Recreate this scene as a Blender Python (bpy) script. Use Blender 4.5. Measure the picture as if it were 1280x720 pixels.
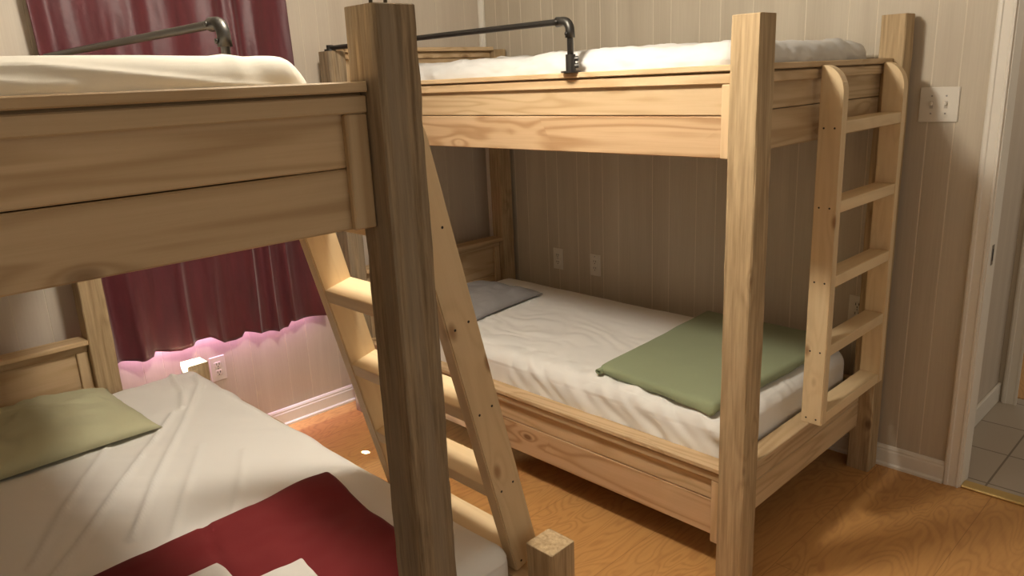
import bpy, bmesh, math, random
from mathutils import Vector, Matrix, noise
random.seed(7)
for o in list(bpy.data.objects): bpy.data.objects.remove(o, do_unlink=True)
S = bpy.context.scene; COL = S.collection
PI = math.pi

# ---------------------------------------------------------------- camera, world, lights, exposure
cam = bpy.data.objects.new('camera', bpy.data.cameras.new('camera')); COL.objects.link(cam)
cam.data.sensor_width = 36; cam.data.lens = 953.2/1280*36; cam.data.clip_start = .02
r_ = Vector((0.7005001713876149, 0.7122394166825812, -0.044883440260061844))
u_ = Vector((-0.15788023053780392, 0.21599806531557672, 0.9635448451344948))
f_ = Vector((-0.6959693547069813, 0.6678771212607783, -0.26375520507691164))
cam.matrix_world = Matrix(((r_.x, u_.x, -f_.x, 3.359), (r_.y, u_.y, -f_.y, -3.0852), (r_.z, u_.z, -f_.z, 1.6228), (0, 0, 0, 1)))
S.camera = cam
S.view_settings.view_transform = 'Standard'; S.view_settings.look = 'None'
S.view_settings.exposure = 0.0; S.view_settings.gamma = 1.0; S.view_settings.use_curve_mapping = False
W = bpy.data.worlds.new('world'); S.world = W; W.use_nodes = True
W.node_tree.nodes['Background'].inputs[0].default_value = (1.0, .905, .765, 1)
W.node_tree.nodes['Background'].inputs[1].default_value = .39

def lamp(name, kind, loc, energy, color, target=None, **kw):
    d = bpy.data.lights.new(name, kind); d.energy = energy; d.color = color
    for k, v in kw.items(): setattr(d, k, v)
    o = bpy.data.objects.new(name, d); COL.objects.link(o); o.location = loc
    if target is not None:
        o.rotation_euler = (Vector(target)-Vector(loc)).to_track_quat('-Z', 'Y').to_euler()
    return o
lamp('ceiling_bulb', 'POINT', (1.80, -1.98, 2.36), 86, (1.0, .925, .79), shadow_soft_size=.11)
# daylight that gets round the curtain: along its hem, and two slivers of sun
lamp('window_daylight', 'AREA', (.022, -1.72, .62), 3.2, (1.0, .50, .88), (.022, -1.72, 0), shape='RECTANGLE', size=.012, size_y=.9)
bpy.data.objects['window_daylight'].rotation_euler = (0, 0, 0)
lamp('sun_sliver', 'SPOT', (.097, -2.04, .60), 26, (.82, .93, 1.0), (.145, -1.925, .504), spot_size=math.radians(52), spot_blend=.2, shadow_soft_size=.004)
lamp('sun_sliver', 'SPOT', (.035, -1.62, .515), 5000, (.9, .96, 1.0), (.565, -1.385, 0), spot_size=math.radians(1.8), spot_blend=.3, shadow_soft_size=.003)
lamp('hall_fill', 'POINT', (2.95, .5, 2.2), 5, (1.0, .86, .7), shadow_soft_size=.1)  # added fill to brighten the hall; no fixture is known there

# ---------------------------------------------------------------- materials
def mat_base(name):
    m = bpy.data.materials.new(name); m.use_nodes = True
    n = m.node_tree.nodes; l = m.node_tree.links
    return m, n, l, n['Principled BSDF']
def plain(name, col, rough=.6, metal=0, spec=.5, bump=0, bscale=200, sheen=0, vary=0):
    m, n, l, b = mat_base(name)
    b.inputs['Base Color'].default_value = (*col, 1); b.inputs['Roughness'].default_value = rough
    b.inputs['Metallic'].default_value = metal; b.inputs['Specular IOR Level'].default_value = spec
    if sheen: b.inputs['Sheen Weight'].default_value = sheen
    tc = n.new('ShaderNodeTexCoord')
    if bump:
        t = n.new('ShaderNodeTexNoise'); t.inputs['Scale'].default_value = bscale; t.inputs['Detail'].default_value = 3
        l.new(tc.outputs['Object'], t.inputs['Vector'])
        bp = n.new('ShaderNodeBump'); bp.inputs['Strength'].default_value = bump; bp.inputs['Distance'].default_value = .002
        l.new(t.outputs['Fac'], bp.inputs['Height']); l.new(bp.outputs['Normal'], b.inputs['Normal'])
    if vary:
        t = n.new('ShaderNodeTexNoise'); t.inputs['Scale'].default_value = 6; t.inputs['Detail'].default_value = 4
        l.new(tc.outputs['Object'], t.inputs['Vector'])
        mx = n.new('ShaderNodeMix'); mx.data_type = 'RGBA'
        mx.inputs['A'].default_value = (*[c*(1-vary) for c in col], 1); mx.inputs['B'].default_value = (*[min(1, c*(1+vary)) for c in col], 1)
        l.new(t.outputs['Fac'], mx.inputs['Factor']); l.new(mx.outputs['Result'], b.inputs['Base Color'])
    return m

def wood(name, axis, base, dark, knot, rings=.35, fibre=.25, knots=1.0, rough=.55, bump=.15, across=13., along=.9, ringk=20., fs=190, pickv=.66, kscale=(4.2, 8.0), gray=None):
    m, n, l, b = mat_base(name)
    def nd(t, **kw):
        x = n.new(t)
        for k, v in kw.items(): setattr(x, k, v)
        return x
    def math_(op, a, bb=None):
        x = nd('ShaderNodeMath', operation=op)
        for i, v in enumerate((a, bb)):
            if v is None: continue
            if isinstance(v, (int, float)): x.inputs[i].default_value = v
            else: l.new(v, x.inputs[i])
        return x.outputs[0]
    tc = nd('ShaderNodeTexCoord'); oi = nd('ShaderNodeObjectInfo')
    off = nd('ShaderNodeCombineXYZ'); r1 = math_('MULTIPLY', oi.outputs['Random'], 37.0)
    r2 = math_('MULTIPLY', oi.outputs['Random'], 91.0)
    l.new(r1, off.inputs[0]); l.new(r2, off.inputs[1]); l.new(r1, off.inputs[2])
    add = nd('ShaderNodeVectorMath', operation='ADD'); l.new(tc.outputs['Object'], add.inputs[0]); l.new(off.outputs[0], add.inputs[1])
    def mapped(al, ac):
        mp = nd('ShaderNodeVectorMath', operation='MULTIPLY')
        mp.inputs[1].default_value = [al if a == axis else ac for a in 'XYZ']
        l.new(add.outputs[0], mp.inputs[0]); return mp.outputs[0]
    n1 = nd('ShaderNodeTexNoise'); n1.inputs['Scale'].default_value = 1; n1.inputs['Detail'].default_value = 1.5; n1.inputs['Distortion'].default_value = .3
    l.new(mapped(along, across), n1.inputs['Vector'])
    vo = nd('ShaderNodeTexVoronoi'); vo.inputs['Scale'].default_value = 1; vo.inputs['Randomness'].default_value = .95
    l.new(mapped(kscale[0], kscale[1]), vo.inputs['Vector'])
    kd = vo.outputs['Distance']
    sep = nd('ShaderNodeSeparateColor'); l.new(vo.outputs['Color'], sep.inputs[0])
    pick = math_('GREATER_THAN', sep.outputs[0], pickv)
    near = math_('MULTIPLY', math_('MULTIPLY', math_('POWER', math_('SUBTRACT', 1.0, math_('MINIMUM', kd, 1.0)), 5.0), .40*knots), pick)
    field = math_('ADD', n1.outputs['Fac'], near)
    s = math_('SINE', math_('MULTIPLY', field, ringk*2))
    ring = math_('POWER', math_('MULTIPLY_ADD', s, .5), 1.0)
    n.active = None
    sx = ring.node  # POWER
    # (s*.5+.5)^2
    ma = nd('ShaderNodeMath', operation='MULTIPLY_ADD'); l.new(s, ma.inputs[0]); ma.inputs[1].default_value = .5; ma.inputs[2].default_value = .5
    ring = math_('POWER', ma.outputs[0], 2.2)
    n2 = nd('ShaderNodeTexNoise'); n2.inputs['Scale'].default_value = 1; n2.inputs['Detail'].default_value = 4; n2.inputs['Roughness'].default_value = .65
    l.new(mapped(5, fs), n2.inputs['Vector'])
    n3 = nd('ShaderNodeTexNoise'); n3.inputs['Scale'].default_value = 1; n3.inputs['Detail'].default_value = 2
    l.new(mapped(1.5, 26), n3.inputs['Vector'])
    fac = math_('ADD', math_('MULTIPLY', ring, rings), math_('ADD', math_('MULTIPLY', math_('SUBTRACT', n2.outputs['Fac'], .35), fibre*1.6), math_('MULTIPLY', math_('SUBTRACT', n3.outputs['Fac'], .4), .5)))
    cl = nd('ShaderNodeClamp'); l.new(fac, cl.inputs[0])
    mx = nd('ShaderNodeMix', data_type='RGBA'); mx.inputs['A'].default_value = (*base, 1); mx.inputs['B'].default_value = (*dark, 1)
    l.new(cl.outputs[0], mx.inputs['Factor'])
    km = nd('ShaderNodeMapRange', interpolation_type='SMOOTHSTEP'); l.new(kd, km.inputs['Value'])
    km.inputs['From Min'].default_value = .15; km.inputs['From Max'].default_value = .06; km.inputs['To Min'].default_value = 0; km.inputs['To Max'].default_value = .8*min(1, knots)
    m2 = nd('ShaderNodeMix', data_type='RGBA'); l.new(mx.outputs['Result'], m2.inputs['A']); m2.inputs['B'].default_value = (*knot, 1); l.new(math_('MULTIPLY', km.outputs['Result'], pick), m2.inputs['Factor'])
    out = m2.outputs['Result']
    if gray:
        n4 = nd('ShaderNodeTexNoise'); n4.inputs['Scale'].default_value = 1; n4.inputs['Detail'].default_value = 3
        l.new(mapped(2, 30), n4.inputs['Vector'])
        rmp = nd('ShaderNodeMapRange'); l.new(n4.outputs['Fac'], rmp.inputs['Value'])
        rmp.inputs['From Min'].default_value = .4; rmp.inputs['From Max'].default_value = .65; rmp.inputs['To Max'].default_value = .75
        m3 = nd('ShaderNodeMix', data_type='RGBA'); l.new(out, m3.inputs['A']); m3.inputs['B'].default_value = (*gray, 1); l.new(rmp.outputs['Result'], m3.inputs['Factor'])
        out = m3.outputs['Result']
    # each board its own tone
    hv = nd('ShaderNodeHueSaturation'); l.new(out, hv.inputs['Color'])
    vr = nd('ShaderNodeMapRange'); l.new(oi.outputs['Random'], vr.inputs['Value']); vr.inputs['To Min'].default_value = .90; vr.inputs['To Max'].default_value = 1.08
    l.new(vr.outputs['Result'], hv.inputs['Value'])
    l.new(hv.outputs['Color'], b.inputs['Base Color'])
    b.inputs['Roughness'].default_value = rough; b.inputs['Specular IOR Level'].default_value = .3
    bp = nd('ShaderNodeBump'); bp.inputs['Strength'].default_value = bump; bp.inputs['Distance'].default_value = .002
    hsum = math_('SUBTRACT', math_('MULTIPLY', n2.outputs['Fac'], 1.0), math_('MULTIPLY', ring, .15))
    l.new(hsum, bp.inputs['Height']); l.new(bp.outputs['Normal'], b.inputs['Normal'])
    return m

PINE = {a: wood('pine_'+a, a, (.65, .475, .285), (.43, .275, .135), (.22, .12, .05), rings=.5, fibre=.3) for a in 'XYZ'}
KNOT = {a: wood('knotty_pine_'+a, a, (.62, .43, .255), (.40, .235, .115), (.19, .09, .035), rings=.75, fibre=.35, knots=1.0, pickv=.45, across=10.) for a in 'XYZ'}
POST = {a: wood('rough_sawn_'+a, a, (.52, .385, .225), (.27, .18, .09), (.14, .075, .035), rings=.3, fibre=1.1, bump=.6, fs=120, rough=.75, knots=1.0, pickv=.42, kscale=(4.6, 7.0)) for a in 'XYZ'}
GREY = {a: wood('weathered_'+a, a, (.40, .295, .18), (.17, .12, .07), (.08, .05, .028), rings=.12, fibre=1.7, bump=1.2, fs=95, across=22., rough=.85, knots=1.0, pickv=.5, gray=(.27, .215, .15)) for a in 'XYZ'}
LADD = {a: wood('blond_pine_'+a, a, (.76, .585, .355), (.58, .40, .21), (.30, .14, .055), rings=.25, fibre=.2, knots=1.0, rough=.5) for a in 'XYZ'}
RAILD = {a: wood('golden_pine_'+a, a, (.62, .455, .27), (.40, .26, .13), (.18, .095, .04), rings=.55, fibre=.3, knots=.7) for a in 'XYZ'}
IRON = plain('black_pipe', (.045, .042, .038), .38, .7, bump=.1, bscale=300)
SCREW = plain('screw_hole', (.03, .018, .01), .7, bump=.05)
PLATE = plain('ivory_plastic', (.74, .69, .60), .4, bump=.03)
SLOT = plain('slot_black', (.03, .03, .03), .6, bump=.03)
STEEL = plain('steel_latch', (.35, .33, .31), .35, .9, bump=.05)
TRIM = plain('white_trim_paint', (.84, .79, .70), .45, bump=.12, bscale=60, vary=.04)
SHEET = plain('white_sheet', (.87, .85, .81), .9, spec=.15, bump=.12, bscale=900, sheen=.1)
PAD = plain('quilted_pad', (.64, .63, .61), .75, spec=.3, bump=.15, bscale=500)
GREEN = plain('sage_blanket', (.275, .315, .19), .95, spec=.1, bump=.3, bscale=700, sheen=.15, vary=.05)
GREENP = plain('sage_pillowcase', (.50, .49, .32), .95, spec=.1, bump=.2, bscale=900, sheen=.1, vary=.04)
GREYP = plain('grey_pillowcase', (.30, .285, .28), .95, spec=.1, bump=.3, bscale=700, vary=.05)
RED = plain('red_comforter', (.15, .012, .014), .8, spec=.2, bump=.2, bscale=500, sheen=.1, vary=.08)
SHEET_SHADED = plain('shaded_white_sheet', (.64, .60, .52), .9, spec=.15, bump=.12, bscale=900)  # white sheet darkened: the shade on its foot face is in the colour
TOWEL = plain('white_towel', (.80, .77, .72), .95, spec=.1, bump=.5, bscale=900)
CEIL = plain('ceiling_white', (.75, .70, .62), .9, bump=.1)
BRASS = plain('brass_threshold', (.62, .44, .17), .4, .55, bump=.05)

def curtain_mat():
    m, n, l, b = mat_base('burgundy_satin')
    tc = n.new('ShaderNodeTexCoord')
    t = n.new('ShaderNodeTexNoise'); t.inputs['Scale'].default_value = 9; t.inputs['Detail'].default_value = 5
    mp = n.new('ShaderNodeMapping'); mp.inputs['Scale'].default_value = (1, 4, .6)
    l.new(tc.outputs['Object'], mp.inputs['Vector']); l.new(mp.outputs[0], t.inputs['Vector'])
    mx = n.new('ShaderNodeMix'); mx.data_type = 'RGBA'; mx.inputs['A'].default_value = (.05, .007, .012, 1); mx.inputs['B'].default_value = (.13, .012, .022, 1)
    l.new(t.outputs['Fac'], mx.inputs['Factor']); l.new(mx.outputs['Result'], b.inputs['Base Color'])
    b.inputs['Roughness'].default_value = .46; b.inputs['Sheen Weight'].default_value = .3
    t2 = n.new('ShaderNodeTexNoise'); t2.inputs['Scale'].default_value = 28; t2.inputs['Detail'].default_value = 4; l.new(tc.outputs['Object'], t2.inputs['Vector'])
    bp = n.new('ShaderNodeBump'); bp.inputs['Strength'].default_value = .2; bp.inputs['Distance'].default_value = .006
    l.new(t2.outputs['Fac'], bp.inputs['Height']); l.new(bp.outputs['Normal'], b.inputs['Normal'])
    return m
CURT = curtain_mat()

def panel_mat(name, axis, base, light):
    m, n, l, b = mat_base(name)
    tc = n.new('ShaderNodeTexCoord')
    mp = n.new('ShaderNodeMapping'); mp.inputs['Scale'].default_value = tuple(9 if a in axis else .5 for a in 'XYZ')
    l.new(tc.outputs['Object'], mp.inputs['Vector'])
    t = n.new('ShaderNodeTexNoise'); t.inputs['Scale'].default_value = 1; t.inputs['Detail'].default_value = 3; t.inputs['Distortion'].default_value = .6
    l.new(mp.outputs[0], t.inputs['Vector'])
    mp2 = n.new('ShaderNodeMapping'); mp2.inputs['Scale'].default_value = tuple(160 if a in axis else 5 for a in 'XYZ'); l.new(tc.outputs['Object'], mp2.inputs['Vector'])
    t2 = n.new('ShaderNodeTexNoise'); t2.inputs['Scale'].default_value = 1; t2.inputs['Detail'].default_value = 3; l.new(mp2.outputs[0], t2.inputs['Vector'])
    ad = n.new('ShaderNodeMath'); ad.operation = 'MULTIPLY_ADD'; l.new(t2.outputs['Fac'], ad.inputs[0]); ad.inputs[1].default_value = .5; l.new(t.outputs['Fac'], ad.inputs[2])
    rm = n.new('ShaderNodeMapRange'); l.new(ad.outputs[0], rm.inputs['Value']); rm.inputs['From Min'].default_value = .45; rm.inputs['From Max'].default_value = 1.05
    mx = n.new('ShaderNodeMix'); mx.data_type = 'RGBA'; mx.inputs['A'].default_value = (*base, 1); mx.inputs['B'].default_value = (*light, 1)
    l.new(rm.outputs['Result'], mx.inputs['Factor']); l.new(mx.outputs['Result'], b.inputs['Base Color'])
    b.inputs['Roughness'].default_value = .5; b.inputs['Specular IOR Level'].default_value = .3
    bp = n.new('ShaderNodeBump'); bp.inputs['Strength'].default_value = .12; bp.inputs['Distance'].default_value = .002
    l.new(t2.outputs['Fac'], bp.inputs['Height']); l.new(bp.outputs['Normal'], b.inputs['Normal'])
    return m
PANB = panel_mat('taupe_panelling', 'X', (.49, .42, .325), (.61, .54, .43))
PANL = panel_mat('cream_panelling', 'Y', (.58, .50, .41), (.68, .60, .50))
GROOVE = plain('groove_lit_paint', (.70, .62, .50), .6, bump=.05)  # wall paint lightened in the colour for light caught on the groove bevels

def floor_mat():
    m, n, l, b = mat_base('varnished_plywood')
    tc = n.new('ShaderNodeTexCoord')
    def nz(sc, vec, det=2, dist=0):
        t = n.new('ShaderNodeTexNoise'); t.inputs['Scale'].default_value = sc; t.inputs['Detail'].default_value = det; t.inputs['Distortion'].default_value = dist
        l.new(vec, t.inputs['Vector']); return t.outputs['Fac']
    def mth(op, a, bb):
        x = n.new('ShaderNodeMath'); x.operation = op
        for i, v in enumerate((a, bb)):
            if isinstance(v, (int, float)): x.inputs[i].default_value = v
            else: l.new(v, x.inputs[i])
        return x.outputs[0]
    mp = n.new('ShaderNodeMapping'); mp.inputs['Scale'].default_value = (4.0, 1.3, 1); mp.inputs['Rotation'].default_value = (0, 0, .06); l.new(tc.outputs['Object'], mp.inputs['Vector'])
    f1 = nz(1.5, mp.outputs[0], 2, .5)
    ring = mth('SINE', mth('MULTIPLY', f1, 120.0), 0)
    ring = mth('POWER', mth('ADD', mth('MULTIPLY', ring, .5), .5), 2.5)
    mp2 = n.new('ShaderNodeMapping'); mp2.inputs['Scale'].default_value = (110, 8, 1); l.new(tc.outputs['Object'], mp2.inputs['Vector'])
    f2 = nz(1, mp2.outputs[0], 3)
    f3 = nz(1.6, tc.outputs['Object'], 3)
    fac = mth('ADD', mth('MULTIPLY', ring, mth('MULTIPLY', f3, .75)), mth('MULTIPLY', mth('SUBTRACT', f2, .4), .7))
    cl = n.new('ShaderNodeClamp'); l.new(fac, cl.inputs[0])
    mx = n.new('ShaderNodeMix'); mx.data_type = 'RGBA'; mx.inputs['A'].default_value = (.60, .32, .11, 1); mx.inputs['B'].default_value = (.40, .18, .055, 1)
    l.new(cl.outputs[0], mx.inputs['Factor'])
    # sheet joints
    br = n.new('ShaderNodeTexBrick'); br.inputs['Scale'].default_value = 1; br.inputs['Brick Width'].default_value = 2.44; br.inputs['Row Height'].default_value = .41
    br.inputs['Mortar Size'].default_value = .0016; br.inputs['Mortar Smooth'].default_value = .5
    mp3 = n.new('ShaderNodeMapping'); mp3.inputs['Rotation'].default_value = (0, 0, PI/2); mp3.inputs['Location'].default_value = (.3, .13, 0); l.new(tc.outputs['Object'], mp3.inputs['Vector']); l.new(mp3.outputs[0], br.inputs['Vector'])
    m2 = n.new('ShaderNodeMix'); m2.data_type = 'RGBA'; l.new(mx.outputs['Result'], m2.inputs['A']); m2.inputs['B'].default_value = (.24, .10, .03, 1)
    l.new(mth('MULTIPLY', br.outputs['Fac'], .6), m2.inputs['Factor']); l.new(m2.outputs['Result'], b.inputs['Base Color'])
    b.inputs['Roughness'].default_value = .42; b.inputs['Specular IOR Level'].default_value = .4
    return m
FLOOR = floor_mat()
def tile_mat():
    m, n, l, b = mat_base('beige_tile')
    tc = n.new('ShaderNodeTexCoord')
    br = n.new('ShaderNodeTexBrick'); br.offset = 0; br.inputs['Scale'].default_value = 1; br.inputs['Brick Width'].default_value = .30; br.inputs['Row Height'].default_value = .30
    br.inputs['Mortar Size'].default_value = .004; br.inputs['Color1'].default_value = (.47, .40, .32, 1); br.inputs['Color2'].default_value = (.43, .36, .285, 1); br.inputs['Mortar'].default_value = (.20, .16, .12, 1)
    mp = n.new('ShaderNodeMapping'); mp.inputs['Location'].default_value = (-.0, -.10, 0); l.new(tc.outputs['Object'], mp.inputs['Vector']); l.new(mp.outputs[0], br.inputs['Vector'])
    l.new(br.outputs['Color'], b.inputs['Base Color']); b.inputs['Roughness'].default_value = .4
    bp = n.new('ShaderNodeBump'); bp.invert = True; bp.inputs['Strength'].default_value = .4; bp.inputs['Distance'].default_value = .003
    l.new(br.outputs['Fac'], bp.inputs['Height']); l.new(bp.outputs['Normal'], b.inputs['Normal'])
    return m
TILE = tile_mat()

# ---------------------------------------------------------------- mesh helpers (world coordinates in, stored relative to the thing's base)
def mesh_obj(name, bm, mats, parent=None, base=None, smooth=False):
    me = bpy.data.meshes.new(name)
    if base is None: base = parent['_base'] if parent is not None and '_base' in parent else (0, 0, 0)
    bm.transform(Matrix.Translation(-Vector(base)))
    bmesh.ops.recalc_face_normals(bm, faces=bm.faces)
    bm.to_mesh(me); bm.free()
    for m in (mats if isinstance(mats, (list, tuple)) else [mats]): me.materials.append(m)
    if smooth:
        for p in me.polygons: p.use_smooth = True
    o = bpy.data.objects.new(name, me); COL.objects.link(o)
    if parent is not None:
        o.parent = parent
        o['_base'] = parent['_base'] if '_base' in parent else (0, 0, 0)
    else:
        o.location = base; o['_base'] = tuple(base)
    return o
def thing(name, label, cat, base, group=None):
    o = bpy.data.objects.new(name, None); COL.objects.link(o); o.location = base; o['_base'] = tuple(base)
    o.empty_display_size = .05
    return tag(o, label, cat, group)
def tag(o, label, cat, group=None):
    o['label'] = label; o['category'] = cat
    if group: o['group'] = group
    return o
def struct(o): o['kind'] = 'structure'; return o

def bx(bm, x0, x1, y0, y1, z0, z1, bev=.003, seg=1):
    t = bmesh.new()
    bmesh.ops.create_cube(t, size=1)
    bmesh.ops.scale(t, vec=(x1-x0, y1-y0, z1-z0), verts=t.verts)
    bmesh.ops.translate(t, vec=((x0+x1)/2, (y0+y1)/2, (z0+z1)/2), verts=t.verts)
    if bev: bmesh.ops.bevel(t, geom=list(t.edges), offset=bev, segments=seg, affect='EDGES', profile=.5)
    me = bpy.data.meshes.new('tmp'); t.to_mesh(me); t.free(); bm.from_mesh(me); bpy.data.meshes.remove(me)
    return bm
def box(name, dims, m, parent=None, bev=.003, base=None, seg=1):
    bm = bmesh.new(); bx(bm, *dims, bev=bev, seg=seg); return mesh_obj(name, bm, m, parent, base)
def beam(name, dims, m, parent, jit=.0015, bev=.004, n=26, seed=0):
    """sawn timber standing on end: bevelled edges that wander a little"""
    x0, x1, y0, y1, z0, z1 = dims; bm = bmesh.new(); b = bev
    ring = [(x0+b, y0), (x1-b, y0), (x1, y0+b), (x1, y1-b), (x1-b, y1), (x0+b, y1), (x0, y1-b), (x0, y0+b)]
    cx, cy = (x0+x1)/2, (y0+y1)/2; rows = []
    for i in range(n+1):
        z = z0+(z1-z0)*i/n; row = []
        for k, (x, y) in enumerate(ring):
            e = noise.noise(Vector((seed*7.3+(k//2)*3.1, z*6, k*.05)))*jit*2 + noise.noise(Vector((seed*3.3+k*5.1, z*23, 0)))*jit
            dx = 1 if x > cx else -1; dy = 1 if y > cy else -1
            row.append(bm.verts.new((x-dx*abs(e), y-dy*abs(e), z)))
        rows.append(row)
    for i in range(n):
        for k in range(8): bm.faces.new((rows[i][k], rows[i][(k+1) % 8], rows[i+1][(k+1) % 8], rows[i+1][k]))
    bm.faces.new(rows[0][::-1])
    top = []
    for k, (x, y) in enumerate(ring): top.append(bm.verts.new((cx+(x-cx)*.955, cy+(y-cy)*.955, z1+.002)))
    for k in range(8): bm.faces.new((rows[n][k], rows[n][(k+1) % 8], top[(k+1) % 8], top[k]))
    bm.faces.new(top)
    return mesh_obj(name, bm, m, parent)
def tube(bm, pts, r, seg=14, cap=True):
    pts = [Vector(p) for p in pts]; rows = []
    for i, p in enumerate(pts):
        d = (pts[min(i+1, len(pts)-1)]-pts[max(i-1, 0)]).normalized()
        a = d.orthogonal().normalized() if i == 0 else (A - d*A.dot(d)).normalized()
        A = a; c = d.cross(a); rr = r[i] if isinstance(r, (list, tuple)) else r
        rows.append([bm.verts.new(p+a*math.cos(2*PI*k/seg)*rr+c*math.sin(2*PI*k/seg)*rr) for k in range(seg)])
    for i in range(len(rows)-1):
        for k in range(seg): bm.faces.new((rows[i][k], rows[i][(k+1) % seg], rows[i+1][(k+1) % seg], rows[i+1][k]))
    if cap: bm.faces.new(rows[0][::-1]); bm.faces.new(rows[-1])
def rounded_slab(x0, x1, y0, y1, z0, z1, r, step, disp=None, warp=None):
    """closed soft box on a grid; disp(p, n) -> offset along the normal; warp(p) -> p"""
    bm = bmesh.new(); ext = (x1-x0, y1-y0, z1-z0); c = Vector(((x0+x1)/2, (y0+y1)/2, (z0+z1)/2)); h = [e/2 for e in ext]
    r = min(r, min(h)*.999)
    N = [max(3, int(e/step)) for e in ext]
    N[2] = max(6, int(ext[2]/step*1.5))
    def coords(k):
        L = [-h[k]+2*h[k]*i/N[k] for i in range(N[k]+1)]
        ex = []
        for q in (.15, .35, .6, .85):   # more rows near the rounded edges
            ex += [-h[k]+r*q, h[k]-r*q]
        return sorted(set(round(v, 5) for v in L+ex))
    G = [coords(k) for k in range(3)]; cache = {}
    def vert(i, j, k):
        key = (i, j, k)
        if key in cache: return cache[key]
        p = Vector((G[0][i], G[1][j], G[2][k]))
        inner = Vector([max(-h[a]+r, min(h[a]-r, p[a])) for a in range(3)])
        d = p-inner; n = d.normalized() if d.length > 1e-9 else Vector((0, 0, 1))
        p = inner+n*r+c
        if disp: p = p+n*disp(p, n)
        if warp: p = warp(p)
        cache[key] = bm.verts.new(p); return cache[key]
    n0, n1, n2 = (len(g)-1 for g in G)
    for i in range(n0):
        for j in range(n1):
            for k in (0, n2): bm.faces.new((vert(i, j, k), vert(i+1, j, k), vert(i+1, j+1, k), vert(i, j+1, k)))
    for i in range(n0):
        for k in range(n2):
            for j in (0, n1): bm.faces.new((vert(i, j, k), vert(i+1, j, k), vert(i+1, j, k+1), vert(i, j, k+1)))
    for j in range(n1):
        for k in range(n2):
            for i in (0, n0): bm.faces.new((vert(i, j, k), vert(i, j+1, k), vert(i, j+1, k+1), vert(i, j, k+1)))
    return bm
def fbm(x, y, z=0., oct=3):
    v = 0; a = 1
    for i in range(oct): v += a*noise.noise(Vector((x*2**i, y*2**i, z+i*7.7))); a *= .5
    return v
def ridge(p, pts, w):
    best = 1e9
    for a, b in zip(pts, pts[1:]):
        ax, ay = a; dx, dy = b[0]-ax, b[1]-ay; t = max(0, min(1, ((p.x-ax)*dx+(p.y-ay)*dy)/(dx*dx+dy*dy)))
        best = min(best, math.hypot(p.x-ax-t*dx, p.y-ay-t*dy))
    return math.exp(-(best/w)**2)

# ---------------------------------------------------------------- the room
XR, YN, H = 4.3, -4.3, 2.44
bm = bmesh.new(); bx(bm, 0, XR, YN, .02, -.04, 0, bev=0); struct(mesh_obj('floor', bm, FLOOR))
bm = bmesh.new(); bx(bm, -.1, XR, YN, 1.1, H, H+.05, bev=0); struct(mesh_obj('ceiling', bm, CEIL))
def grooved_wall(name, grooves, a0, a1, z0, z1, mats, axis, thick=.09, w=.0022, d=.0010):
    """wall whose room face carries V grooves at the listed positions; axis X: face at y=0, axis Y: face at x=0"""
    bm = bmesh.new(); prof = [(a0, 0, 0)]
    for g in sorted(grooves):
        if a0+.01 < g < a1-.01: prof += [(g-w, 0, 0), (g-w*.45, d, 1), (g+w*.45, d, 1), (g+w, 0, 1)]
    prof += [(a1, 0, 0)]
    P = (lambda a, q, z: (a, q, z)) if axis == 'X' else (lambda a, q, z: (-q, a, z))
    lo = [bm.verts.new(P(a, q, z0)) for a, q, _ in prof]; hi = [bm.verts.new(P(a, q, z1)) for a, q, _ in prof]
    for i in range(len(prof)-1):
        f = bm.faces.new((lo[i], lo[i+1], hi[i+1], hi[i])); f.material_index = prof[i+1][2]
    b = [bm.verts.new(P(a, thick, z)) for a, z in ((a0, z0), (a1, z0), (a1, z1), (a0, z1))]
    bm.faces.new(b); bm.faces.new((lo[0], hi[0], b[3], b[0])); bm.faces.new((lo[-1], b[1], b[2], hi[-1]))
    bm.faces.new(lo+[b[1], b[0]]); bm.faces.new(hi+[b[2], b[3]])
    return struct(mesh_obj(name, bm, mats))
GB = [.115, .217, .309, .459, .54, .682, .766, .855, .958, 1.168, 1.266, 1.415, 1.518, 1.671, 1.899, 2.069, 2.176, 2.384, 2.474]
GL = [-.13, -.33, -.49, -.62, -.80, -.996, -1.06, -1.145, -1.312, -1.425, -1.607, -1.699, -1.86, -2.007, -2.093, -2.27, -2.40, -2.52, -2.70, -2.9, -3.02, -3.2, -3.42, -3.6, -3.8, -4.0]
DX0, DX1 = 2.632, 3.42
grooved_wall('wall_back', GB, 0, DX0-.012, 0, H, [PANB, GROOVE], 'X')
grooved_wall('wall_back_right', [3.6, 3.75, 3.95, 4.1], DX1+.012, XR, 0, H, [PANB, GROOVE], 'X')
bm = bmesh.new(); bx(bm, DX0-.012, DX1+.012, 0, .09, 2.06, H, bev=0); struct(mesh_obj('wall_above_door', bm, PANB))
grooved_wall('wall_left', GL, YN, 0, 0, H, [PANL, GROOVE], 'Y')
bm = bmesh.new(); bx(bm, 0, XR, YN-.05, YN, 0, H, bev=0); struct(mesh_obj('wall_near', bm, PANB))
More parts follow.
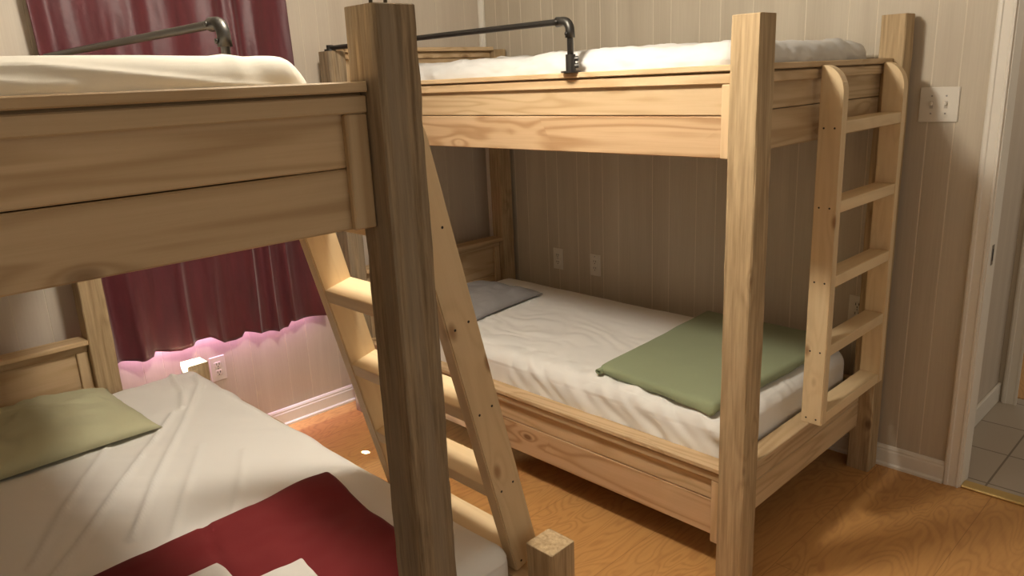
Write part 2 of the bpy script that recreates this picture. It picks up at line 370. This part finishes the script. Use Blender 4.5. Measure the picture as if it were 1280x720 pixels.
# baseboards: extruded profile (depth, height)
BPROF = [(0, 0), (.020, 0), (.020, .010), (.013, .017), (.012, .066), (.009, .072), (.010, .078), (.006, .087), (0, .090)]
def baseboard(name, a0, a1, axis):
    bm = bmesh.new(); P = (lambda a, d, z: (a, -d, z)) if axis == 'X' else (lambda a, d, z: (d, a, z))
    A = [bm.verts.new(P(a0, d, z)) for d, z in BPROF]; B = [bm.verts.new(P(a1, d, z)) for d, z in BPROF]
    for i in range(len(BPROF)): j = (i+1) % len(BPROF); bm.faces.new((A[i], A[j], B[j], B[i]))
    bm.faces.new(A); bm.faces.new(B[::-1]); return struct(mesh_obj(name, bm, TRIM))
baseboard('baseboard_back', .022, 2.570, 'X'); baseboard('baseboard_left', YN, -.0, 'Y')
bm = bmesh.new(); tube(bm, [(.012, -.012, .09), (.012, -.012, H)], .020, 12); struct(mesh_obj('trim_1', bm, TRIM))
# door casing, jamb, hall beyond
def casing(x0, x1, y, s=-1):
    bm = bmesh.new(); w = x1-x0
    pr = [(0, 0), (0, .010), (.12, .017), (.30, .017), (.36, .013), (.80, .011), (.88, .014), (1, .013), (1, 0)]
    A = [bm.verts.new((x0+u*w, y+s*d, 0)) for u, d in pr]; B = [bm.verts.new((x0+u*w, y+s*d, 2.08)) for u, d in pr]
    for i in range(len(pr)): j = (i+1) % len(pr); bm.faces.new((A[i], A[j], B[j], B[i]))
    bm.faces.new(A); bm.faces.new(B[::-1]); return bm
struct(mesh_obj('trim_2', casing(2.570, 2.626, 0), TRIM))
bm = casing(DX1+.06, DX1+.004, 0); struct(mesh_obj('trim_3', bm, TRIM))
bm = bmesh.new(); bx(bm, 2.57, DX1+.06, -.016, 0, 2.08, 2.14, bev=.004); struct(mesh_obj('trim_4', bm, TRIM))
bm = bmesh.new(); bx(bm, DX0-.012, DX0, -.004, .094, 0, 2.06, bev=.001); jamb = struct(mesh_obj('door_1', bm, TRIM))
bm = bmesh.new(); bx(bm, DX1, DX1+.012, -.004, .094, 0, 2.06, bev=.001); bx(bm, DX0, DX1, -.004, .094, 2.048, 2.06, bev=.001); mesh_obj('door_frame', bm, TRIM, jamb)
bm = bmesh.new(); bx(bm, DX0, DX0+.0015, .030, .056, .89, .965, bev=.0005); sp = mesh_obj('strike_plate', bm, STEEL, jamb)
sp['label'] = 'small dark metal strike plate'
bm = bmesh.new(); bx(bm, DX0+.0012, DX0+.002, .038, .048, .905, .95, bev=0); mesh_obj('latch_hole', bm, SLOT, sp)
bm = bmesh.new(); bx(bm, DX0, DX1, -.004, .055, 0, .011, bev=.004); struct(mesh_obj('trim_5', bm, BRASS))
HX = 2.505; HY = .985
bm = bmesh.new(); bx(bm, HX-.4, XR, .02, HY+1.2, -.04, 0, bev=0); struct(mesh_obj('floor_hall', bm, TILE))
bm = bmesh.new(); bx(bm, HX-.06, HX, .09, HY, 0, H, bev=0); struct(mesh_obj('wall_hall_left', bm, PANL))
bm = bmesh.new(); bx(bm, HX-.06, 2.545, HY, HY+.09, 0, H, bev=0); bx(bm, 3.4, XR, HY, HY+.09, 0, H, bev=0); bx(bm, 2.545, 3.4, HY, HY+.09, 2.06, H, bev=0); struct(mesh_obj('wall_hall_back', bm, PANB))
struct(mesh_obj('trim_6', casing(2.528, 2.592, HY), TRIM))
bm = bmesh.new(); bx(bm, HX, HX+.014, .094, HY, 0, .095, bev=.004); struct(mesh_obj('baseboard_hall', bm, TRIM))
bm = bmesh.new(); bx(bm, 2.3, XR, HY+.09, HY+1.2, 0, .004, bev=0); struct(mesh_obj('floor_far', bm, FLOOR))
bm = bmesh.new(); bx(bm, 2.3, XR, HY+1.2, HY+1.26, 0, H, bev=0); struct(mesh_obj('wall_far', bm, PANB))

# switch and outlets
def plate_frame(p, axis):
    if axis == 'X': return lambda a, d, z: (p[0]+a, -d, p[1]+z)
    return lambda a, d, z: (d, p[0]+a, p[1]+z)
def pbox(bm, F, a0, a1, d0, d1, z0, z1, bev=0):
    p = F(a0, d0, z0); q = F(a1, d1, z1)
    bx(bm, min(p[0], q[0]), max(p[0], q[0]), min(p[1], q[1]), max(p[1], q[1]), min(p[2], q[2]), max(p[2], q[2]), bev=bev)
def switch(pos, label):
    F = plate_frame(pos, 'X'); t = thing('light_switch', label, 'light switch', (pos[0], 0, pos[1]))
    bm = bmesh.new(); pbox(bm, F, -.066, .066, 0, .006, -.062, .062, .0025); mesh_obj('wall_plate', bm, PLATE, t)
    for a in (-.024, .024):
        bm = bmesh.new(); pbox(bm, F, a-.0055, a+.0055, .004, .0066, -.013, .013); mesh_obj('toggle_slot', bm, plain('slot_shade', (.5, .45, .38), .6, bump=.02), t)
        bm = bmesh.new(); pbox(bm, F, a-.004, a+.004, .005, .015, -.002, .011, .0015); mesh_obj('toggle', bm, PLATE, t)
        for z in (-.031, .031):
            bm = bmesh.new(); c = F(a, .0056, z); d = F(a, .0072, z); tube(bm, [c, d], .0032, 10); mesh_obj('screw', bm, STEEL, t)
    return t
def outlet(pos, axis, label, style='duplex'):
    F = plate_frame(pos, axis); t = thing('wall_outlet', label, 'outlet', F(0, 0, 0), 'electrical outlets low on the walls')
    bm = bmesh.new(); pbox(bm, F, -.036, .036, 0, .0055, -.059, .059, .0022); mesh_obj('wall_plate', bm, PLATE, t)
    if style == 'decora':
        bm = bmesh.new(); pbox(bm, F, -.017, .017, .004, .0075, -.034, .034, .001); rec = mesh_obj('receptacle', bm, PLATE, t)
        fs = [(-.018), (.018)]
    else:
        fs = [-.0195, .0195]; rec = None
    for z in fs:
        if style != 'decora':
            bm = bmesh.new(); pbox(bm, F, -.0165, .0165, .004, .0075, z-.014, z+.014, .003); rec = mesh_obj('receptacle', bm, PLATE, t)
        for a in (-.0065, .0065):
            bm = bmesh.new(); pbox(bm, F, a-.0014, a+.0014, .0072, .0080, z-.001, z+.009); mesh_obj('slot', bm, SLOT, rec)
        bm = bmesh.new(); tube(bm, [F(0, .0072, z-.008), F(0, .0080, z-.008)], .0028, 10); mesh_obj('ground_hole', bm, SLOT, rec)
    bm = bmesh.new(); tube(bm, [F(0, .005, 0 if style == 'duplex' else .048), F(0, .0070, 0 if style == 'duplex' else .048)], .003, 10); mesh_obj('screw', bm, STEEL, t)
    return t
switch((2.417, 1.465), 'ivory double toggle light switch on the taupe panelling beside the doorway')
outlet((.533, .640), 'X', 'ivory duplex outlet above the lower bunk with the white sheet, nearer the room corner')
outlet((.801, .640), 'X', 'ivory smooth faced outlet on the back wall, second from the room corner', 'decora')
outlet((2.187, .648), 'X', 'ivory outlet on the back wall seen between the rungs of the upright ladder')
outlet((-1.775, .392), 'Y', 'ivory outlet under the burgundy curtain beside the small corner post')

# ---------------------------------------------------------------- bunk beds
def rail(parent, name, axis, out, a0, a1, z0, z1, mats, side, seam, stiles=(1, 1), cap_w=.058, stile_drop=0):
    """panelled bed rail. axis: direction it runs along; out: outer face coordinate; side: +1/-1 outward direction"""
    def R(p0, p1, d0, d1, za, zb, bev=.0025):
        lo, hi = sorted((out-side*d0, out-side*d1))
        return (p0, p1, lo, hi, za, zb) if axis == 'X' else (lo, hi, p0, p1, za, zb)
    other = 'Z'
    main = box(name, R(a0, a1, .015, .036, z0, seam-.0012), (KNOT if mats is PINE else mats)[axis], parent)
    def sub(nm, *a, ax=axis):
        bm = bmesh.new(); bx(bm, *R(*a), bev=.0025); o = mesh_obj(nm, bm, mats[ax], main); return o
    sub('rail_board', a0, a1, .015, .036, seam+.0012, z1-.018)
    sub('trim_strip', a0, a1, 0, .0148, z1-.052, z1-.0225)
    sub('rail_cap', a0+.002, a1-.002, -.010, cap_w, z1-.0175, z1)
    if stiles[0]: sub('stile', a0+.001, a0+.045, .001, .0148, z0-stile_drop, z1-.053, ax='Z')
    if stiles[1]: sub('stile', a1-.045, a1-.001, .001, .0148, z0-stile_drop, z1-.053, ax='Z')
    return main
def headboard(parent, x0, y0, y1, z0, z1, mats):
    main = box('headboard', (x0+.02, x0+.04, y0, y1, z0, z0+(z1-z0)*.5), mats['Y'], parent)
    def sub(nm, *a, ax='Y'):
        bm = bmesh.new(); bx(bm, *a, bev=.003); mesh_obj(nm, bm, mats[ax], main)
    sub('headboard_panel', x0+.02, x0+.04, y0, y1, z0+(z1-z0)*.5+.0015, z1-.024)
    sub('headboard_cap', x0-.0, x0+.088, y0+.001, y1-.001, z1-.020, z1)
    sub('trim_strip', x0+.0405, x0+.055, y0, y1, z1-.052, z1-.0215)
    sub('stile', x0+.0405, x0+.054, y1-.042, y1, z0, z1-.054, ax='Z'); sub('stile', x0+.0405, x0+.054, y0, y0+.042, z0, z1-.054, ax='Z')
    return main
def guard(parent, xr, y, xh, ztop, zcap, zpost):
    """iron pipe guard: riser standing on the rail cap, elbow, long pipe back to a fitting on the head post"""
    r = .0105; bm = bmesh.new(); R = .028
    pts = [(xr, y, zcap+.012), (xr, y, ztop-R)]
    for i in range(1, 8): a = PI/2*i/8; pts.append((xr-R+R*math.cos(a), y, ztop-R+R*math.sin(a)))
    pts += [(xr-R, y, ztop), (xh+.03, y, ztop)]
    for i in range(1, 6): a = PI/2*i/6; pts.append((xh+.03-.02*math.sin(a), y, ztop-.02+.02*math.cos(a)))
    pts += [(xh+.01, y, zpost+.004)]
    tube(bm, pts, r, 14); main = mesh_obj('guard_pipe', bm, IRON, parent, smooth=True)
    def fit(nm, P, rad, seg=16):
        bm = bmesh.new(); tube(bm, P, rad, seg); o = mesh_obj(nm, bm, IRON, main, smooth=False); return o
    el = [(xr, y, ztop-.052), (xr, y, ztop-R)]
    for i in range(1, 8): a = PI/2*i/8; el.append((xr-R+R*math.cos(a), y, ztop-R+R*math.sin(a)))
    el += [(xr-R, y, ztop), (xr-.055, y, ztop)]
    bm = bmesh.new(); tube(bm, el, [.0165, .0150]+[.0150]*7+[.0150, .0165], 16)
    for p in ((xr+.0, y-.017, ztop-.040), (xr-.044, y-.017, ztop)):
        tube(bm, [p, (p[0], p[1]-.004, p[2])], .006, 8)
    mesh_obj('elbow', bm, IRON, main, smooth=True)
    bm = bmesh.new(); tube(bm, [(xr, y, zcap), (xr, y, zcap+.006)], .033, 20); tube(bm, [(xr, y, zcap+.006), (xr, y, zcap+.058)], .0165, 16)
    for dz in (.022, .044):
        tube(bm, [(xr+.012, y+.006, zcap+dz), (xr+.024, y+.012, zcap+dz)], .008, 10)
    mesh_obj('floor_flange', bm, IRON, main)
    bm = bmesh.new(); tube(bm, [(xh+.01, y, zpost+.0025), (xh+.01, y, zpost+.010)], .026, 18); tube(bm, [(xh+.01, y, zpost+.008), (xh+.01, y, zpost+.028)], .016, 14); mesh_obj('post_flange', bm, IRON, main)
    return main

def bunk_right():
    x0, x1, y0, y1, s = .122, 2.321, -1.1445, -.026, .089
    t = thing('bunk_bed', 'pale knotty pine bunk bed along the taupe back wall with an upright ladder', 'bunk bed', (x1-.0445, y0+.0445, 0))
    for i, (a, b, z) in enumerate(((x1-s, y0, 1.760), (x1-s, y1-s, 1.782), (x0, y0, 1.782), (x0, y1-s, 1.782))):
        beam('bed_post', (a, a+s, b, b+s, 0, z), (GREY if i == 2 else POST)['Z'], t, seed=i+1)
    yo, xo = y0+.0375, x1-.043
    up = rail(t, 'side_rail', 'X', yo, x0+s, x1-s, 1.373, 1.635, PINE, -1, 1.494)
    rail(t, 'side_rail', 'X', yo, x0+s, x1-s, .131, .393, PINE, -1, .262, stile_drop=.018)
    rail(t, 'foot_rail', 'Y', xo, y0+s, y1-s, 1.391, 1.635, RAILD, 1, 1.505)
    rail(t, 'foot_rail', 'Y', xo, y0+s, y1-s, .192, .397, RAILD, 1, .298, stiles=(0, 0))
    box('back_rail', (x0+s, x1-s, y1-.06, y1-.03, 1.40, 1.62), PINE['X'], t); box('back_rail', (x0+s, x1-s, y1-.06, y1-.03, .15, .38), PINE['X'], t)
    headboard(t, x0, y0+s, y1-s, 1.50, 1.797, PINE); headboard(t, x0, y0+s, y1-s, .30, .745, PINE)
    box('bed_deck', (x0+.05, xo-.04, yo+.04, y1-.065, 1.455, 1.475), PINE['X'], t); box('bed_deck', (x0+.05, xo-.04, yo+.04, y1-.065, .27, .29), PINE['X'], t)
    guard(t, 1.635, y0+.028, x0+.05, 1.797, 1.635, 1.782)
    return t
def bunk_left():
    x0, x1, y0, y1, s = .096, 2.274, -3.356, -2.236, .089
    yl = -1.837
    t = thing('bunk_bed', 'weathered timber bunk bed in the left foreground with a wider lower bunk', 'bunk bed', (x1-.0445, y1-.0445, 0))
    for i, (a, b, z, M) in enumerate(((x1-.092, y1-s, 1.751, GREY), (x1-.092, y0, 1.751, GREY), (x0, y1-s, 1.751, POST), (x0, y0, 1.751, POST))):
        beam('bed_post', (a, a+(.092 if i < 2 else s), b, b+s, 0, z), M['Z'], t, jit=.0016 if i < 2 else .0015, seed=i+11, n=46)
    for i, (a, q) in enumerate(((2.155, yl), (.100, yl-.048))): beam('short_post', (a, a+s, q-s, q, 0, .5025), POST['Z'], t, seed=21+i)
    xo = x1-.043
    rail(t, 'foot_rail', 'Y', xo, y0+s, y1-s, 1.381, 1.631, RAILD, 1, 1.488)
    rail(t, 'side_rail', 'X', y1-.04, x0+s, x1-.092, 1.381, 1.631, PINE, 1, 1.488)
    box('back_rail', (x0+s, x1-.092, y0+.03, y0+.06, 1.40, 1.62), PINE['X'], t)
    rail(t, 'side_rail', 'X', yl-.04, .100+s, 2.155, .131, .393, PINE, 1, .262)
    box('back_rail', (x0+s, x1-.092, y0+.03, y0+.06, .15, .38), PINE['X'], t)
    box('foot_rail', (2.20, 2.228, y0+s, y1-s, .15, .38), PINE['Y'], t); box('foot_rail', (2.20, 2.228, y1, yl-s, .15, .38), PINE['Y'], t)
    headboard(t, x0, y0+s, y1-s, .30, .722, PINE); headboard(t, x0, y0+s, y1-s, 1.48, 1.70, PINE)
    box('bed_deck', (x0+.05, xo-.04, y0+.065, y1-.08, 1.455, 1.475), PINE['X'], t); box('bed_deck', (x0+.09, 2.195, y0+.065, yl-.078, .27, .29), PINE['X'], t)
    guard(t, 1.615, y1-.040, x0+.05, 1.775, 1.631, 1.751)
    bm = bmesh.new(); cx, cy = x1-.046, y1-.046
    pts = [(cx-.010, cy-.008, 1.753), (cx-.010, cy-.008, 1.79)]+[(cx-.010*math.cos(a), cy-.008*math.cos(a), 1.79+.013*math.sin(a)) for a in (PI*.25, PI*.5, PI*.75)]+[(cx+.010, cy+.008, 1.79), (cx+.010, cy+.008, 1.753)]
    tube(bm, pts, .0035, 8); mesh_obj('hook', bm, IRON, t, smooth=True)
    return t
bunk_right(); bunk_left()

# ---------------------------------------------------------------- ladders (built upright at the origin, then stood against their beds)
def ladder(name, label, w, width, length, rungs, loc, rot, knots):
    """local axes: X across the ladder, Y away from the bed, Z up; w = stringer width along Y"""
    t = thing(name, label, 'ladder', (0, 0, 0)); th = .038
    for sx in (0, 1):
        bm = bmesh.new(); xa = 0 if sx == 0 else width-th; prof = [(0, 0), (w, 0)]
        R = w*.96
        for i in range(15): a = PI/2*i/14; prof.append((w-R+R*math.cos(a), length-R*1.25+R*1.25*math.sin(a)))
        prof.append((0, length))
        A = [bm.verts.new((xa, y, z)) for y, z in prof]; B = [bm.verts.new((xa+th, y, z)) for y, z in prof]
        for i in range(len(prof)): j = (i+1) % len(prof); bm.faces.new((A[i], A[j], B[j], B[i]))
        bm.faces.new(A); bm.faces.new(B[::-1]); bmesh.ops.bevel(bm, geom=[e for e in bm.edges], offset=.003, segments=2, affect='EDGES')
        st = mesh_obj('stringer', bm, LADD['Z'], t)
        for z in rungs:
            for y in (w*.25, w*.72):
                for xs in ((xa+th-.0004, xa+th+.0006), (xa-.0006, xa+.0004)):
                    bm = bmesh.new(); tube(bm, [(xs[0], y, z-.02), (xs[1], y, z-.02)], .0032, 9); mesh_obj('screw', bm, SCREW, st)
    for z in rungs:
        bm = bmesh.new(); bx(bm, th, width-th, .001, w-.001, z-.038, z, bev=.003, seg=2); mesh_obj('rung', bm, LADD['X'], t)
    t.location = loc; t.rotation_euler = rot
    return t
# right: upright, hung on the foot rail of the bed along the back wall (local X -> +Y, local Y -> +X)
lr = ladder('bunk_ladder', 'upright pale pine ladder with rounded tops on the foot end of the back wall bunk', .073, .534, 1.190, [.040, .283, .523, .770, 1.020], (2.2885, -.164, .432), (0, 0, -PI/2), 1)
# left: leaning out from the weathered bed over the wider lower bunk
al = math.atan(.25)
ll = ladder('bunk_ladder', 'slanting pale pine ladder between the two bunks, leaning behind the weathered post', .088, .54, 1.235, [.041, .272, .503, .734, .965], (1.572, -1.917, .395), (al, 0, 0), 1)

# ---------------------------------------------------------------- bedding
def soft(name, label, cat, bm, m, base, group=None):
    return tag(mesh_obj(name, bm, m, None, base, smooth=True), label, cat, group)
# lower left mattress with long diagonal creases
CR = [[(.30, -1.99), (.42, -2.02), (.75, -2.22), (1.05, -2.42), (1.36, -2.60)], [(.62, -2.20), (1.0, -2.50), (1.40, -2.80)],
      [(.20, -2.05), (.45, -2.10), (.60, -2.16)], [(.95, -2.24), (1.25, -2.42), (1.43, -2.52)], [(1.1, -2.16), (1.3, -2.27), (1.45, -2.36)], [(.7, -2.45), (1.05, -2.68), (1.3, -2.82)]]
def d_ll(p, n):
    v = .006*fbm(p.x*2.2, p.y*2.2, 1.0)+.0018*fbm(p.x*9, p.y*9, 4)
    if n.z > .3:
        for k, c in enumerate(CR): v += (.013, .013, .012, .008, .007, .009)[k]*ridge(p, c, (.0075, .0075, .012, .008, .008, .008)[k])
        v += .006*max(0, noise.noise(Vector(((p.x*.62-p.y*.78)*13, (p.x*.78+p.y*.62)*1.6, 2))))
    else: v += .004*noise.noise(Vector((p.x*14, p.y*14, p.z*3)))
    return v
soft('mattress', 'wide mattress in a white sheet on the lower bunk with the red comforter', 'mattress', rounded_slab(.185, 2.135, -3.27, -1.943, .291, .498, .055, .0095, d_ll), SHEET, (1.2, -2.6, .291))
def d_lr(p, n):
    v = .005*fbm(p.x*2, p.y*2, 5)+.0015*fbm(p.x*11, p.y*11, 9)
    if n.z > .3:
        w_ = .16*fbm(p.x*2.5, p.y*2.5, 77); q = Vector((p.x*.8+p.y*.5, p.y*1.0-p.x*(.05+.3*max(0, 1.6-p.x))+w_, 0)); v += .013*abs(noise.noise(Vector((q.x*4.2, q.y*14, 3))))*max(0, min(1, (-.35-p.y)/.35))
    v += .005*abs(noise.noise(Vector((p.x*9, p.z*7, p.y*5))))*(1 if n.z < .8 else 0)
    if p.y < -.93 and p.x > 1.2: v += .011*noise.noise(Vector(((p.x+p.z*1.2)*16, p.z*9+p.y*6, 8)))
    return v
soft('mattress', 'twin mattress in a wrinkled white sheet on the lower bunk with the folded green blanket', 'mattress', rounded_slab(.225, 2.205, -1.047, -.098, .291, .520, .065, .011, d_lr), SHEET, (1.2, -.58, .291))
def d_ur(p, n):
    v = .010*fbm(p.x*2.1, p.y*2.1, 15)+.014*abs(noise.noise(Vector((p.x*9+p.y*3, p.y*9-p.z*9, p.z*14))))+.007*abs(noise.noise(Vector((p.x*26+p.z*14, p.y*20, p.z*30))))
    return v
soft('mattress', 'crinkled white mattress on the top bunk beside the back wall, behind the black pipe rail', 'mattress', rounded_slab(.215, 2.205, -1.055, -.10, 1.476, 1.700, .06, .012, d_ur), PAD, (1.2, -.58, 1.476))
UC = [[(2.15, -2.9), (2.19, -2.62), (2.2, -2.45)]]
def d_ul(p, n):
    v = .004*fbm(p.x*2, p.y*2, 25)
    if n.x > .2 and p.z > 1.56:
        zc = 1.668-.045*max(0, min(1, (p.y+2.80)/.35)) ; v += .004*math.exp(-((p.z-zc)/.006)**2)*(1 if p.y < -2.42 else 0)
        zc2 = 1.672-.03*max(0, min(1, (p.y+3.05)/.25)); v += .003*math.exp(-((p.z-zc2)/.006)**2)*(1 if p.y < -2.75 else 0)
    if p.y > -2.52: v += .0035*noise.noise(Vector((p.y*30, p.z*18, p.x*8)))
    return v
soft('mattress', 'white sheeted mattress on the top bunk of the left foreground bed', 'mattress', rounded_slab(.17, 2.185, -3.27, -2.372, 1.476, 1.683, .072, .011, d_ul), SHEET_SHADED, (1.2, -2.8, 1.476))

def pillow(cx, cy, z, a, b, h, rot, seed, sag=.0):
    """pillow lying flat: two domed skins meeting at a seam with pinched corners"""
    bm = bmesh.new(); N = 44; rows = {}
    ca, sa = math.cos(rot), math.sin(rot)
    for side in (1, -1):
        for i in range(N+1):
            for j in range(N+1):
                u = -1+2*i/N; v = -1+2*j/N
                e = (1-abs(u)**2.6)*(1-abs(v)**2.6); e = max(e, 0)**.48
                px = u*a*(1-.055*(1-v*v)*abs(u)); py = v*b*(1-.055*(1-u*u)*abs(v))
                edge = (i in (0, N) or j in (0, N))
                w = fbm(px*7, py*7, seed)*.20+abs(noise.noise(Vector((px*13+py*5, py*11-px*4, seed))))*.30
                zz = z + (h*e*(1+w) if side > 0 else -.0) + (.006 if side > 0 else 0)
                if side < 0: zz = z
                if edge: zz = z+.004
                X, Y = cx+px*ca-py*sa, cy+px*sa+py*ca
                if edge and side < 0: rows[(side, i, j)] = rows[(1, i, j)]
                else: rows[(side, i, j)] = bm.verts.new((X, Y, zz))
    for side in (1, -1):
        for i in range(N):
            for j in range(N):
                q = [rows[(side, i, j)], rows[(side, i+1, j)], rows[(side, i+1, j+1)], rows[(side, i, j+1)]]
                bm.faces.new(q if side > 0 else q[::-1])
    return bm
soft('pillow', 'sage green pillow at the head of the lower left bunk', 'pillow', pillow(.475, -2.675, .510, .275, .385, .085, .02, 3), GREENP, (.505, -2.63, .51))
soft('pillow', 'flat dark grey pillow at the head of the lower bunk along the back wall', 'pillow', pillow(.50, -.60, .528, .23, .27, .055, .12, 8), GREYP, (.545, -.60, .528))

def quad_warp(x0, x1, y0, y1, P):
    """bilinear: unit square of the slab to the four floor-plan corners P = (00, 10, 11, 01)"""
    def f(p):
        u = (p.x-x0)/(x1-x0); v = (p.y-y0)/(y1-y0)
        q = [(1-u)*(1-v)*P[0][k]+u*(1-v)*P[1][k]+u*v*P[2][k]+(1-u)*v*P[3][k] for k in (0, 1)]
        return Vector((q[0], q[1], p.z))
    return f
GP = ((1.625, -.985), (2.145, -1.035), (2.185, -.135), (1.565, -.130))
gw = quad_warp(1.6, 2.18, -1.0, -.13, GP)
def droop(p):  # the front and foot edges follow the rounded mattress down
    q = gw(p); q.z -= .030*max(0, min(1, (-1.0-q.y)/.06))**1.5+.018*max(0, (q.x-2.15)/.05)**2
    return q
g0 = rounded_slab(1.6, 2.18, -1.0, -.13, .526, .566, .0195, .013, lambda p, n: .0035*fbm(p.x*4, p.y*4, 31) if n.z > 0 else .003*fbm(p.x*9, p.y*9, 33), droop)
bl = soft('blanket', 'folded sage green blanket across the foot of the lower bunk by the back wall', 'blanket', g0, GREEN, (1.9, -.55, .53))
bm = bmesh.new(); rp = []
for i in range(26):
    a = i/25*2.2*2*PI; rr = .006+.0085*i/25; rp.append((1.634+rr*1.2*math.cos(a), .545+rr*.95*math.sin(a)))
v0 = [bm.verts.new((x, -1.000, z)) for x, z in rp]; v1 = [bm.verts.new((x-.001, -.93, z)) for x, z in rp]
for i in range(25): bm.faces.new((v0[i], v0[i+1], v1[i+1], v1[i]))
o = mesh_obj('rolled_corner', bm, GREEN, bl, smooth=True); md = o.modifiers.new('thick', 'SOLIDIFY'); md.thickness = .002

RP = ((1.515, -3.05), (2.085, -3.05), (2.075, -2.155), (1.500, -2.085))
rw = quad_warp(1.5, 2.1, -3.05, -2.1, RP)
def rwarp(p):
    q = rw(p); q.z += .010*math.exp(-((q.x-1.56)/.07)**2-((q.y+2.17)/.07)**2)
    return q
soft('comforter', 'folded dark red comforter on the foot of the lower left bunk', 'comforter', rounded_slab(1.5, 2.1, -3.05, -2.1,   .502, .538, .017, .013, lambda p, n: .008*fbm(p.x*3.5, p.y*3.5, 41)+.004*abs(noise.noise(Vector((p.x*4+p.y*7, p.y*3-p.x*9, 2))))-.006*math.exp(-((p.y+2.47+(p.x-1.5)*.15)/.01)**2), rwarp), RED, (1.8, -2.6, .51))
def towel(x0, x1, y0, y1, z0, rot, label, seed, base):
    t = thing('towel', label, 'towel', base, 'white towels on the red comforter')
    R = Matrix.Translation(Vector(base)) @ Matrix.Rotation(rot, 4, 'Z') @ Matrix.Translation(-Vector(base))
    for k in range(3):
        bm = rounded_slab(x0+.004*k, x1-.003*k, y0, y1-.007*(2-k)*(1 if seed == 1 else -.6), z0+.0115*k, z0+.0108+.0115*k, .0052, .012, lambda p, n: .0030*fbm(p.x*12, p.y*12, seed+k*0)+.002*noise.noise(Vector((p.x*30, p.y*22, seed))))
        bm.transform(R); mesh_obj('towel_fold', bm, TOWEL, t, smooth=True)
    return t
towel(1.765, 1.925, -2.87, -2.530, .553, .05, 'folded white towel on the red comforter, the left one of the pair', 1, (1.83, -2.70, .553))
towel(1.885, 2.07, -2.520, -2.402, .553, -.10, 'folded white towel on the red comforter, the crumpled one nearer the weathered post', 2, (1.98, -2.46, .553))

# ---------------------------------------------------------------- curtain
HEM = [(-2.23, .574), (-2.20, .566), (-2.12, .545), (-2.052, .547), (-2.042, .566), (-1.99, .548), (-1.95, .541), (-1.90, .556), (-1.86, .566), (-1.814, .566), (-1.748, .529), (-1.69, .521), (-1.660, .526), (-1.648, .547), (-1.58, .528), (-1.50, .515), (-1.434, .513), (-1.424, .545), (-1.36, .539), (-1.237, .527)]
def hem(y):
    for (a, za), (b, zb) in zip(HEM, HEM[1:]):
        if a <= y <= b: return za+(zb-za)*(y-a)/(b-a)
    return HEM[0][1] if y < HEM[0][0] else HEM[-1][1]
ct = thing('curtain', 'dark burgundy satin curtain hanging over the window between the two bunks', 'curtain', (.07, -1.73, 2.1))
bm = bmesh.new(); NY, NZ = 300, 90; g = []
for i in range(NY+1):
    col = []; s = i/NY
    for j in range(NZ+1):
        t = j/NZ; ytop = -2.285+(1.035)*s; ybot = -2.222+(.99)*s
        yb_ = -2.222+.99*s; z = 2.10+(hem(yb_)-2.10)*t; y = ytop+(ybot-ytop)*t
        ph = s*2*PI*7+1.6*math.sin(s*7+1)+1.1*math.sin(s*17)+1.6*noise.noise(Vector((s*4, t*1.5, 1)))
        amp = .007+.011*t
        x = .066+amp*math.sin(ph)+.004*math.sin(ph*2.1+t*3)*t+.0035*fbm(s*14, t*4, 3)+.0025*max(0,t-.55)*2*noise.noise(Vector((s*24, t*26, 7)))
        y += .008*math.cos(ph)*t
        col.append(bm.verts.new((max(.036, x), y, z)))
    g.append(col)
for i in range(NY):
    for j in range(NZ): bm.faces.new((g[i][j], g[i+1][j], g[i+1][j+1], g[i][j+1]))
cl = mesh_obj('curtain_panel', bm, CURT, ct, smooth=True); md = cl.modifiers.new('thick', 'SOLIDIFY'); md.thickness = .0015
bm = bmesh.new(); tube(bm, [(.066, -2.36, 2.115), (.066, -1.18, 2.115)], .009, 12)
for y in (-2.33, -1.21): tube(bm, [(.0, y, 2.115), (.066, y, 2.115)], .006, 10)
mesh_obj('curtain_rod', bm, IRON, ct)

for o in bpy.data.objects:
    if '_base' in o: del o['_base']
